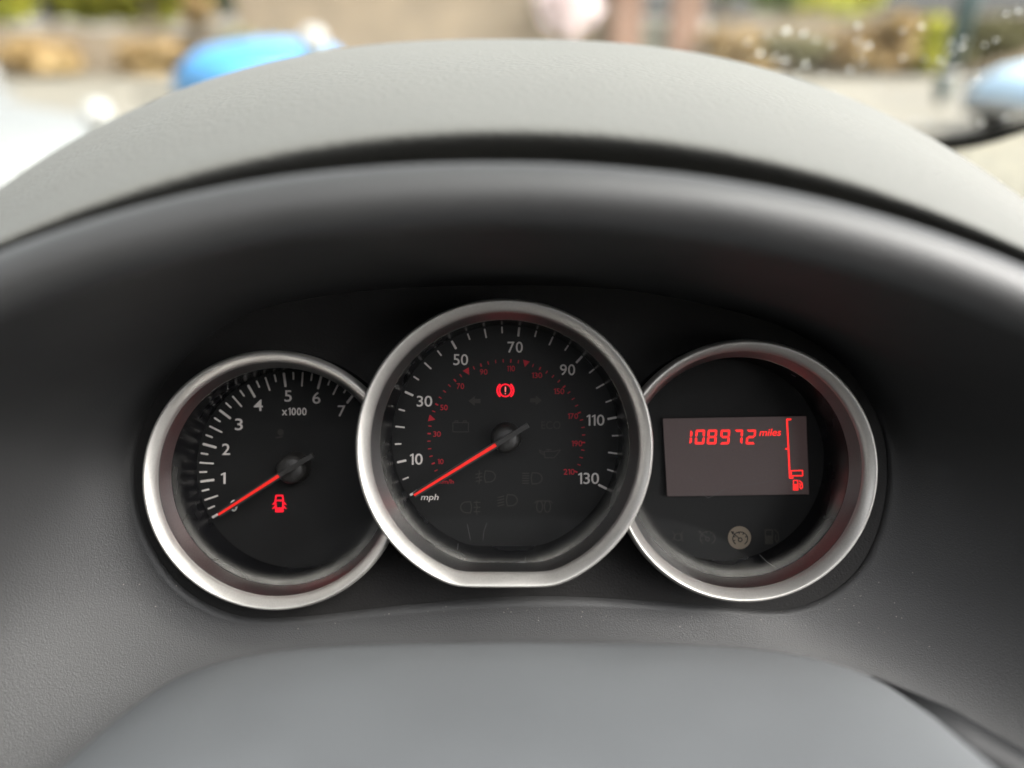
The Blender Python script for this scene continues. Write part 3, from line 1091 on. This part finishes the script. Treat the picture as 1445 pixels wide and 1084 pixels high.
for px, py, r_ in drops:
    d_ = ray(px, py).normalized()
    hit = bv.ray_cast(CAM, d_)
    if hit[0] is None:
        continue
    nrm = hit[1] if hit[1].dot(d_) > 0 else -hit[1]
    if drop_mesh is None:
        rg = []
        for i in range(7):
            a_ = (math.pi / 2) * i / 6
            rg.append([Vector((math.cos(a_) * math.cos(2 * math.pi * j / 16), math.cos(a_) * math.sin(2 * math.pi * j / 16), 0.55 * math.sin(a_))) for j in range(16)])
        vs, fs = strips(rg, True)
        fs.append(tuple(range(16))[::-1])
        o = mk('raindrop', vs, fs, 'water', ws)
        drop_mesh = o.data
    else:
        o = bpy.data.objects.new('raindrop', drop_mesh)
        COL.objects.link(o)
        o.parent = ws
    o.rotation_mode = 'QUATERNION'
    o.rotation_quaternion = nrm.to_track_quat('Z', 'Y')
    o.location = hit[0] + nrm * 0.0004
    r_ *= random.choice((.5, .65, .75, .9))
    o.scale = (r_ * 0.001 * random.uniform(.8, 1.1), r_ * 0.001 * random.uniform(.9, 1.3), r_ * 0.001)

# dashboard top pad from the glass down to behind the hood
dash_pts = []
front = []
for p in base:
    dash_pts.append(p + Vector((0, 0.004, -0.004)))
    front.append(Vector((p.x * 0.95, 0.44, CAM.z - 0.30)))
mid = [p.lerp(q, .3) + Vector((0, 0, 0.004)) for p, q in zip(dash_pts, front)]
vs, fs = strips([dash_pts, mid, front], False)
o = mk('dashboard_top', vs, fs, 'dash')
tag(o, 'pale cream dashboard top between the hood and the lower windscreen edge', 'dashboard')

# ------------------------------------------------------------------ unseen car cabin round the camera, shaped for its light (doors, floor, bulkhead, headliner)
z = CAM.z
b = B()
b.box((-1.15, -1.3, z - 1.0), (0.52, 0.75, z - 0.97))                 # floor
b.box((-1.15, 0.50, z - 0.97), (0.52, 0.56, z - 0.34))                # bulkhead
b.box((-1.21, -1.3, z - 1.0), (-1.15, 0.75, z - 0.24))                # doors
b.box((0.52, -1.3, z - 1.0), (0.58, 0.75, z - 0.24))
for x0_ in (-1.21, 0.52):                                               # sides closed behind the front doors, to keep window reflections off the lenses
    b.box((x0_, -1.3, z - 0.24), (x0_ + 0.06, -0.55, z + 0.36))
b.box((-1.21, -1.36, z - 1.0), (0.58, -1.3, z + 0.36))                # rear, raised without a window to darken lens reflections
for x0_, x1_ in ((-0.95, -0.42), (-0.27, 0.27)):                         # front seats with head restraints, unseen, raised to block lens reflections
    b.box((x0_, -0.62, z - 0.97), (x1_, -0.48, z + 0.10))
    b.box((x0_ + .12, -0.60, z + 0.10), (x1_ - .12, -0.50, z + 0.27))
structure(b.mk('cabin_shell', 'cabin', None, False))
b = B()
b.box((-1.10, -0.07, z + 0.36), (0.47, 0.02, z + 0.40))                 # header above the windscreen
b.box((-1.21, -1.3, z + 0.36), (-1.04, -0.07, z + 0.40))                # rails either side of a roof opening, added to let light in
b.box((0.42, -1.3, z + 0.36), (0.58, -0.07, z + 0.40))
b.box((-1.04, -1.36, z + 0.36), (0.42, -0.50, z + 0.40))               # roof behind the opening, closed to darken lens reflections
structure(b.mk('headliner', 'roof_cloth', None, False))

# ------------------------------------------------------------------ street outside
def mat_ground():
    m, t, b = nodes_of('wet_road')
    v = coords(t)
    n1 = noise(t, v, 0.35, 5)
    n2 = noise(t, v, 30, 3)
    t.links.new(ramp(t, n1.outputs['Fac'], [(0.35, (0.105, 0.095, 0.076)), (0.65, (0.165, 0.15, 0.12))]), b.inputs['Base Color'])
    t.links.new(ramp(t, n1.outputs['Fac'], [(0.4, (0.5,) * 3), (0.6, (0.85,) * 3)]), b.inputs['Roughness'])
    bp = t.nodes.new('ShaderNodeBump')
    bp.inputs['Strength'].default_value = 0.3
    bp.inputs['Distance'].default_value = 0.01
    t.links.new(n2.outputs['Fac'], bp.inputs['Height'])
    t.links.new(bp.outputs[0], b.inputs['Normal'])


mat_ground()
structure(mk('road', [(-300, -20, 0), (300, -20, 0), (300, 900, 0), (-300, 900, 0)], [(0, 1, 2, 3)], 'wet_road', None, False))


def wall_mat(name, c0, c1, mortar):
    m, t, b = nodes_of(name)
    c_ = t.nodes.new('ShaderNodeTexCoord')
    mp = t.nodes.new('ShaderNodeMapping')
    mp.inputs['Rotation'].default_value = (R(90), 0, 0)
    t.links.new(c_.outputs['Object'], mp.inputs['Vector'])
    br = t.nodes.new('ShaderNodeTexBrick')
    br.inputs['Scale'].default_value = 2.2
    br.inputs['Color1'].default_value = (*c0, 1)
    br.inputs['Color2'].default_value = (*c1, 1)
    br.inputs['Mortar'].default_value = (*mortar, 1)
    t.links.new(mp.outputs[0], br.inputs['Vector'])
    n = noise(t, c_.outputs['Object'], 0.8, 4)
    mx = t.nodes.new('ShaderNodeMix')
    mx.data_type = 'RGBA'
    mx.blend_type = 'MULTIPLY'
    mx.inputs['Factor'].default_value = 0.7
    t.links.new(br.outputs['Color'], mx.inputs['A'])
    t.links.new(ramp(t, n.outputs['Fac'], [(0.3, (0.6, 0.6, 0.6)), (0.7, (1.2, 1.15, 1.1))]), mx.inputs['B'])
    t.links.new(mx.outputs['Result'], b.inputs['Base Color'])
    b.inputs['Roughness'].default_value = 0.85


wall_mat('stone', (0.20, 0.155, 0.105), (0.165, 0.13, 0.09), (0.18, 0.155, 0.12))
wall_mat('brick', (0.22, 0.115, 0.075), (0.18, 0.095, 0.065), (0.22, 0.18, 0.14))
plastic('slab', (0.17, 0.145, 0.11), 0.85)
plastic('post_paint', (0.025, 0.05, 0.05), 0.45)
plastic('timber', (0.18, 0.19, 0.15), 0.8)


def stone_wall(x0, x1, yy, h, label, mat='stone'):
    r_ = thing('stone_wall', label, 'wall', Matrix.Translation(Vector(((x0 + x1) / 2, yy, 0))))
    hw = (x1 - x0) / 2
    n_ = int(hw * 4)
    vs, fs = [], []
    for i in range(n_ + 1):
        x_ = -hw + 2 * hw * i / n_
        hh = h + 0.04 * math.sin(x_ * 3.1) + random.uniform(-.03, .03)
        vs += [(x_, 0, -0.1), (x_, 0.02, hh), (x_, 0.36, hh), (x_, 0.4, -0.1)]
    for i in range(n_):
        for j in range(3):
            fs.append((i * 4 + j, i * 4 + j + 1, i * 4 + j + 5, i * 4 + j + 4))
    fs += [(0, 1, 2, 3), tuple(4 * n_ + q for q in (3, 2, 1, 0))]
    mk('wall_face', vs, fs, mat, r_, False)
    b_ = B()
    for i in range(int(hw * 2 / 0.9)):
        x_ = -hw + i * 0.9 + 0.02
        b_.box((x_, -0.03, h + 0.07 + random.uniform(0, .015)), (x_ + 0.86, 0.43, h + 0.15 + random.uniform(0, .02)))
    o_ = b_.mk('coping', 'slab', r_, False)


WY = 23.0
XW = wat(335, 30, WY).x
stone_wall(-22, XW, WY, 1.14, 'low stretch of brown stone wall below the yellow trees')
stone_wall(XW + .02, 2.9, WY - .1, 2.25, 'tall stretch of brown stone wall left of the brick gateposts')
stone_wall(5.6, 30, WY + 0.6, 1.40, 'brown stone wall right of the brick gateposts, behind autumn shrubs')


def gatepost(x_, label):
    r_ = thing('gatepost', label, 'gatepost', Matrix.Translation(Vector((x_, WY - 0.2, 0))))
    B().box((-0.38, -0.38, 0), (0.38, 0.38, 2.15)).mk('pier', 'brick', r_, False)
    B().box((-0.46, -0.46, 2.15), (0.46, 0.46, 2.27)).add([(-.4, -.4, 2.27), (.4, -.4, 2.27), (.4, .4, 2.27), (-.4, .4, 2.27), (0, 0, 2.5)], [(0, 1, 4), (1, 2, 4), (2, 3, 4), (3, 0, 4)]).mk('cap', 'slab', r_, False)


gx0, gx1 = wat(880, 60, WY).x, wat(962, 60, WY).x
gatepost(gx0, 'red brick gatepost beside the white blossoming shrub')
gatepost(gx1, 'red brick gatepost next to the green bushes on the right')
gr = thing('garden_gate', 'grey timber garden gate between two brick gateposts', 'gate', Matrix.Translation(Vector(((gx0 + gx1) / 2, WY, 0))))
hwid = (gx1 - gx0) / 2 - 0.42
for i in range(6):
    x_ = -hwid + i * 2 * hwid / 6
    B().box((x_ + .01, -.02, .1), (x_ + 2 * hwid / 6 - .01, .02, 1.25 + .1 * math.sin(math.pi * (i + .5) / 6))).mk('board', 'timber', gr, False)
B().box((-hwid, .02, .3), (hwid, .06, .4)).box((-hwid, .02, .95), (hwid, .06, 1.05)).mk('rail', 'timber', gr, False)

leaf_mat('leaf_yellow', (0.20, 0.23, 0.02), (0.42, 0.38, 0.03))
leaf_mat('leaf_green', (0.09, 0.16, 0.03), (0.20, 0.30, 0.06))
leaf_mat('leaf_orange', (0.21, 0.13, 0.05), (0.26, 0.18, 0.07))
leaf_mat('leaf_olive', (0.11, 0.105, 0.05), (0.17, 0.155, 0.07))
leaf_mat('blossom', (0.70, 0.58, 0.58), (0.85, 0.76, 0.76))
plastic('bark', (0.10, 0.075, 0.05), 0.9)


def leaf_cloud(name, mat, parent, blobs, n, size):
    vs, fs = [], []
    tot = sum(bl[3] * bl[4] * bl[5] for bl in blobs) ** 1.0
    for bl in blobs:
        cx_, cy_, cz_, rx, ry, rz = bl
        for _ in range(int(n * rx * ry * rz / tot)):
            while True:
                q = Vector((random.uniform(-1, 1), random.uniform(-1, 1), random.uniform(-1, 1)))
                if 0.25 < q.length < 1:
                    break
            p = Vector((cx_ + q.x * rx, cy_ + q.y * ry, cz_ + q.z * rz))
            a_ = Vector((random.gauss(0, 1), random.gauss(0, 1), random.gauss(0, 1))).normalized()
            c_ = a_.cross(Vector((random.gauss(0, 1), random.gauss(0, 1), random.gauss(0, 1)))).normalized()
            s_ = size * random.uniform(.6, 1.3)
            k_ = len(vs)
            vs += [p - a_ * s_, p + c_ * s_ * .55, p + a_ * s_, p - c_ * s_ * .55]
            fs.append((k_, k_ + 1, k_ + 2, k_ + 3))
    return mk(name, vs, fs, mat, parent, False)


def tree(label, x_, y_, h, r_, mat, n=4200, cat='tree', name='garden_tree', low=0.35, group=None):
    o_ = thing(name, label, cat, Matrix.Translation(Vector((x_, y_, 0))), group)
    b_ = B()
    b_.tube([(0, 0, 0), (.03 * h, 0, h * .3), (0, .02 * h, h * .62)], [.045 * h, .035 * h, .015 * h], 8)
    for q in range(4):
        a_ = q * 1.6 + random.random()
        b_.tube([(.02 * h, 0, h * (.3 + .06 * q)), (math.cos(a_) * r_ * .5, math.sin(a_) * r_ * .5, h * (.5 + .08 * q))], [.018 * h, .006 * h], 6)
    b_.mk('trunk', 'bark', o_)
    bl = []
    for q in range(9):
        a_ = q * 2.4
        rr = r_ * (.25 + .5 * random.random())
        bl.append((math.cos(a_) * rr, math.sin(a_) * rr, h * (low + (1 - low) * random.uniform(.1, .9)), r_ * random.uniform(.35, .6), r_ * random.uniform(.35, .6), h * (1 - low) * random.uniform(.16, .3)))
    leaf_cloud('crown', mat, o_, bl, n, .15 + .04 * r_)
    return o_


TG = 'trees behind the stone walls'
for px_, dy_, h_, r_, mt_, lb in ((-40, 4, 5.2, 2.2, 'leaf_green', 'dark green tree at the far left behind the long wall'),
                                  (70, 3, 4.2, 2.2, 'leaf_yellow', 'yellow-green tree behind the long wall, left of the brightest yellow tree'),
                                  (205, 2.5, 4.6, 2.1, 'leaf_yellow', 'bright yellow tree behind the long wall above the blue trailer'),
                                  (345, 6, 4.4, 2.0, 'leaf_green', 'green tree behind the long wall, right of the bright yellow tree'),
                                  (1010, 5, 4.6, 1.9, 'leaf_green', 'green bushy tree right beside the brick gatepost'),
                                  (1095, 7, 5.2, 2.3, 'leaf_green', 'tall green tree behind the right-hand wall'),
                                  (1180, 5, 3.0, 1.5, 'leaf_yellow', 'low yellow-green tree against the pale sky behind the right-hand wall')):
    p = wat(px_, 30, WY + dy_)
    tree(lb, p.x, p.y, h_, r_, mt_, group=TG)
p = wat(795, 30, WY - 1.2)
tree('white blossoming shrub in front of the wall left of the gateposts', p.x, p.y, 2.7, 0.75, 'blossom', 1500, 'shrub', 'blossoming_shrub', .45)
p = wat(275, 12, WY - .6)
tree('small orange-leaved tree in front of the wall below the bright yellow tree', p.x, p.y, 2.0, 0.45, 'leaf_orange', 700, 'tree', 'autumn_tree', .6)
SG = 'shrubs at the foot of the right-hand wall'
for px_, h_, r_, mt_, lb in ((1040, 1.0, 1.0, 'leaf_orange', 'orange shrub at the wall foot nearest the gateposts'), (1120, .95, .9, 'leaf_olive', 'olive shrub at the wall foot between two orange shrubs'),
                             (1190, 1.0, .9, 'leaf_orange', 'orange shrub at the wall foot, second orange one from the gateposts'), (1250, 1.5, .9, 'leaf_orange', 'tallest orange shrub against the right-hand wall'),
                             (1300, 1.35, .7, 'leaf_yellow', 'yellow-green shrub on the wall just left of the dark post'), (1400, 1.3, 1.1, 'leaf_olive', 'olive shrub on the wall right of the dark post')):
    p = wat(px_, 80, WY - .5)
    tree(lb, p.x, p.y, h_, r_, mt_, 900, 'shrub', 'shrub', .15, SG)
SG2 = 'shrubs at the foot of the long wall'
for px_, h_, r_, mt_, lb in ((60, .85, 1.1, 'leaf_orange', 'orange shrub at the foot of the long wall above the white car'), (215, .8, 1.0, 'leaf_orange', 'orange shrub at the foot of the long wall beside the blue trailer'),
                             (370, 1.2, 1.0, 'leaf_olive', 'olive shrub at the foot of the long wall behind the blue trailer')):
    p = wat(px_, 80, WY - .5)
    tree(lb, p.x, p.y, h_, r_, mt_, 900, 'shrub', 'shrub', .15, SG2)

# dark post by the kerb
pb = wat(1325, 142, 15)
pt = thing('street_post', 'dark teal street post with a pale band standing on the wet road', 'post', Matrix.Translation(Vector((pb.x, pb.y, 0))))
lean = .09
b = B()
b.tube([(0, 0, 0), (.02, 0, .25), (.03, 0, .5)], [.07, .14, .16], 14).tube([(.03, 0, .5), (.03 + lean * 2.6, 0, 3.1)], [.16, .17], 14)
b.mk('shaft', 'post_paint', pt)
b = B()
b.tube([(.035, 0, .52), (.037, 0, .56)], [.21, .21], 14)
b.mk('band', 'print_white', pt)

# parked cars
plastic('car_blue', (0.045, 0.21, 0.44), 0.25, var=.03)
plastic('car_white', (0.13, 0.135, 0.135), 0.6, var=.03)
plastic('car_pale_blue', (0.30, 0.43, 0.55), 0.3, var=.03)
plastic('tyre', (0.02, 0.02, 0.02), 0.8)
plastic('car_glass', (0.05, 0.06, 0.07), 0.06)
plastic('car_trim', (0.26, 0.26, 0.25), 0.4)


def car(label, paint, x_, y_, rz, mirror='car_trim', low=1.0):
    o_ = thing('parked_car', label, 'car', Matrix.Translation(Vector((x_, y_, 0))) @ Matrix.Rotation(R(rz), 4, 'Z') @ Matrix.Diagonal((1, 1, low, 1)))
    # stations along the length: x, half width, sill z, shoulder z, crown z
    stn = [(-1.98, .62, .34, .52, .58), (-1.92, .74, .26, .62, .72), (-1.6, .82, .2, .72, .84), (-1.0, .85, .2, .80, .93), (-.3, .86, .2, .84, .95), (.6, .86, .2, .86, .96), (1.3, .85, .2, .88, .97), (1.75, .80, .22, .86, .96), (1.9, .70, .3, .78, .86)]
    rg = []
    for x1, hw_, z0, z1, z2 in stn:
        rg.append([(x1, -hw_ * .92, z0), (x1, -hw_, z0 + .12), (x1, -hw_, z1 - .1), (x1, -hw_ * .95, z1), (x1, -hw_ * .6, z2), (x1, 0, z2 + .015), (x1, hw_ * .6, z2), (x1, hw_ * .95, z1), (x1, hw_, z1 - .1), (x1, hw_, z0 + .12), (x1, hw_ * .92, z0)])
    vs, fs = strips(rg, False)
    fs += [tuple(range(11))[::-1], tuple(range(len(vs) - 11, len(vs)))]
    bd = mk('body', vs, fs, paint, o_)
    gs = [(-1.0, .74, .93, .93), (-.55, .72, .92, 1.22), (-.2, .70, .92, 1.42), (.3, .69, .92, 1.47), (1.0, .68, .92, 1.44), (1.5, .66, .92, 1.30), (1.78, .64, .92, .95)]
    rg = []
    for x1, hw_, z0, z1 in gs:
        k_ = (z1 - z0) / .55
        rg.append([(x1, -hw_ - .04, z0), (x1, -hw_ + .10 * k_, z1 - .05 * k_), (x1, -hw_ + .2 * k_, z1), (x1, 0, z1 + .02 * k_), (x1, hw_ - .2 * k_, z1), (x1, hw_ - .10 * k_, z1 - .05 * k_), (x1, hw_ + .04, z0)])
    vs, fs = strips(rg, False)
    mk('roof', vs, fs, paint, o_)
    for s_ in (-1, 1):
        mk('side_window', [(-.62, s_ * .735, .97), (.35, s_ * .735, .98), (.33, s_ * .635, 1.38), (-.18, s_ * .64, 1.36)], [(0, 1, 2, 3)], 'car_glass', o_, False)
        mk('side_window', [(.42, s_ * .735, .98), (1.42, s_ * .715, .98), (1.15, s_ * .635, 1.33), (.40, s_ * .635, 1.38)], [(0, 1, 2, 3)], 'car_glass', o_, False)
        mr = B()
        mr.tube([(-.62, s_ * .74, 1.02), (-.66, s_ * .92, 1.06)], [.03, .03], 8).tube([(-.72, s_ * .93, 1.05), (-.68, s_ * .93, 1.05), (-.58, s_ * .93, 1.06)], [.06, .11, .10], 12)
        mr.mk('door_mirror', mirror, o_)
        hl = B()
        hl.tube([(-1.90, s_ * .58, .60), (-1.965, s_ * .56, .60)], [.13, .09], 14)
        hl.mk('headlight', 'car_trim', o_)
    mk('windscreen_pane', [(-.93, -.62, .99), (-.93, .62, .99), (-.30, .5, 1.38), (-.30, -.5, 1.38)], [(0, 1, 2, 3)], 'car_glass', o_, False)
    mk('rear_window', [(1.76, -.52, 1.0), (1.76, .52, 1.0), (1.53, .46, 1.26), (1.53, -.46, 1.26)], [(0, 1, 2, 3)], 'car_glass', o_, False)
    B().box((-2.02, -.62, .34), (-1.9, .62, .48)).mk('bumper', 'car_trim' if paint == 'car_pale_blue' else paint, o_, False)
    for x1 in (-1.25, 1.22):
        for s_ in (-1, 1):
            ty = B()
            ty.tube([(x1, s_ * .70, .3), (x1, s_ * .74, .3), (x1, s_ * .86, .3), (x1, s_ * .88, .3)], [.27, .3, .3, .26], 22)
            wl = ty.mk('wheel', 'tyre', o_)
            ri = B()
            ri.tube([(x1, s_ * .875, .3), (x1, s_ * .89, .3)], [.19, .17], 18)
            ri.mk('rim', 'car_trim', wl)
    return o_


x0, x1 = wat(243, 100, 11).x, wat(470, 100, 11).x
zt = wat(400, 62, 11).z
tl = thing('covered_trailer', 'trailer under a bright blue tarpaulin, seen above the left of the hood', 'trailer', Matrix.Translation(Vector(((x0 + x1) / 2, 11, 0))))
hl_ = (x1 - x0) / 2
rg = []
for yy, k_, dz in ((0, 1.0, -.10), (.04, .97, -.03), (.2, .94, 0), (.7, .94, .04), (1.2, .94, 0), (1.36, .97, -.03), (1.4, 1.0, -.10)):
    zz = zt + dz
    rg.append([(-hl_ * k_ * 1.02, yy, .52), (-hl_ * k_, yy, .75), (-hl_ * k_ + .16, yy, zz - .16), (-hl_ * k_ + .34, yy, zz - .05), (0, yy, zz + .02), (hl_ * k_ - .3, yy, zz), (hl_ * k_ - .12, yy, zz - .1), (hl_ * k_, yy, .75), (hl_ * k_ * 1.02, yy, .52)])
vs, fs = strips(rg, False)
fs += [tuple(range(9))[::-1], tuple(range(len(vs) - 9, len(vs)))]
mk('tarpaulin', vs, fs, 'car_blue', tl)
B().box((-hl_, .05, .42), (hl_, 1.35, .52)).mk('chassis', 'stalk', tl, False)
for yy in (.02, 1.26):
    q = B()
    q.tube([(.1, yy, .3), (.1, yy + .02, .3), (.1, yy + .12, .3), (.1, yy + .14, .3)], [.26, .3, .3, .26], 20)
    q.mk('wheel', 'tyre', tl)
B().tube([(-hl_, .7, .46), (-hl_ - .9, .7, .44)], [.04, .03], 8).mk('drawbar', 'stalk', tl)
p = wat(140, 150, 5.2)
car('white parked car at the left edge, nearest the hood', 'car_white', p.x - 1.95, p.y, 176)
p = wat(1405, 140, 11)
car('pale blue parked car with white bumper at the right edge', 'car_pale_blue', p.x + 1.75, p.y, 12)


def glint_globe(label, px, y0, y1, yy):  # pale globe on a post, added to stand in for a blurred glint
    a, c_ = wat(px, y0, yy), wat(px, y1, yy)
    r_ = abs(c_.z - a.z) / 2
    o_ = thing('glint_globe', label, 'glint_globe', Matrix.Translation(Vector((a.x, yy, 0))), 'pale globes added for blurred glints')
    zc = (a.z + c_.z) / 2
    b_ = B()
    b_.tube([(0, 0, 0), (0, 0, .06), (0, 0, .07), (0, 0, zc - r_ * .8)], [r_ * 1.0, r_ * 1.0, r_ * .6, r_ * .5], 16)
    b_.mk('shaft', 'post_paint', o_)
    b_ = B()
    b_.tube([(0, 0, zc - r_ * math.cos(math.pi * i / 10)) for i in range(11)], [max(.002, r_ * math.sin(math.pi * i / 10)) for i in range(11)], 20)
    b_.mk('globe', 'car_trim', o_)


glint_globe('pale globe in place of a blurred glint at the right end of the blue tarpaulin', 440, 36, 78, 9.0)
glint_globe('pale globe in place of a blurred glint in front of the white car bonnet', 133, 140, 184, 4.2)
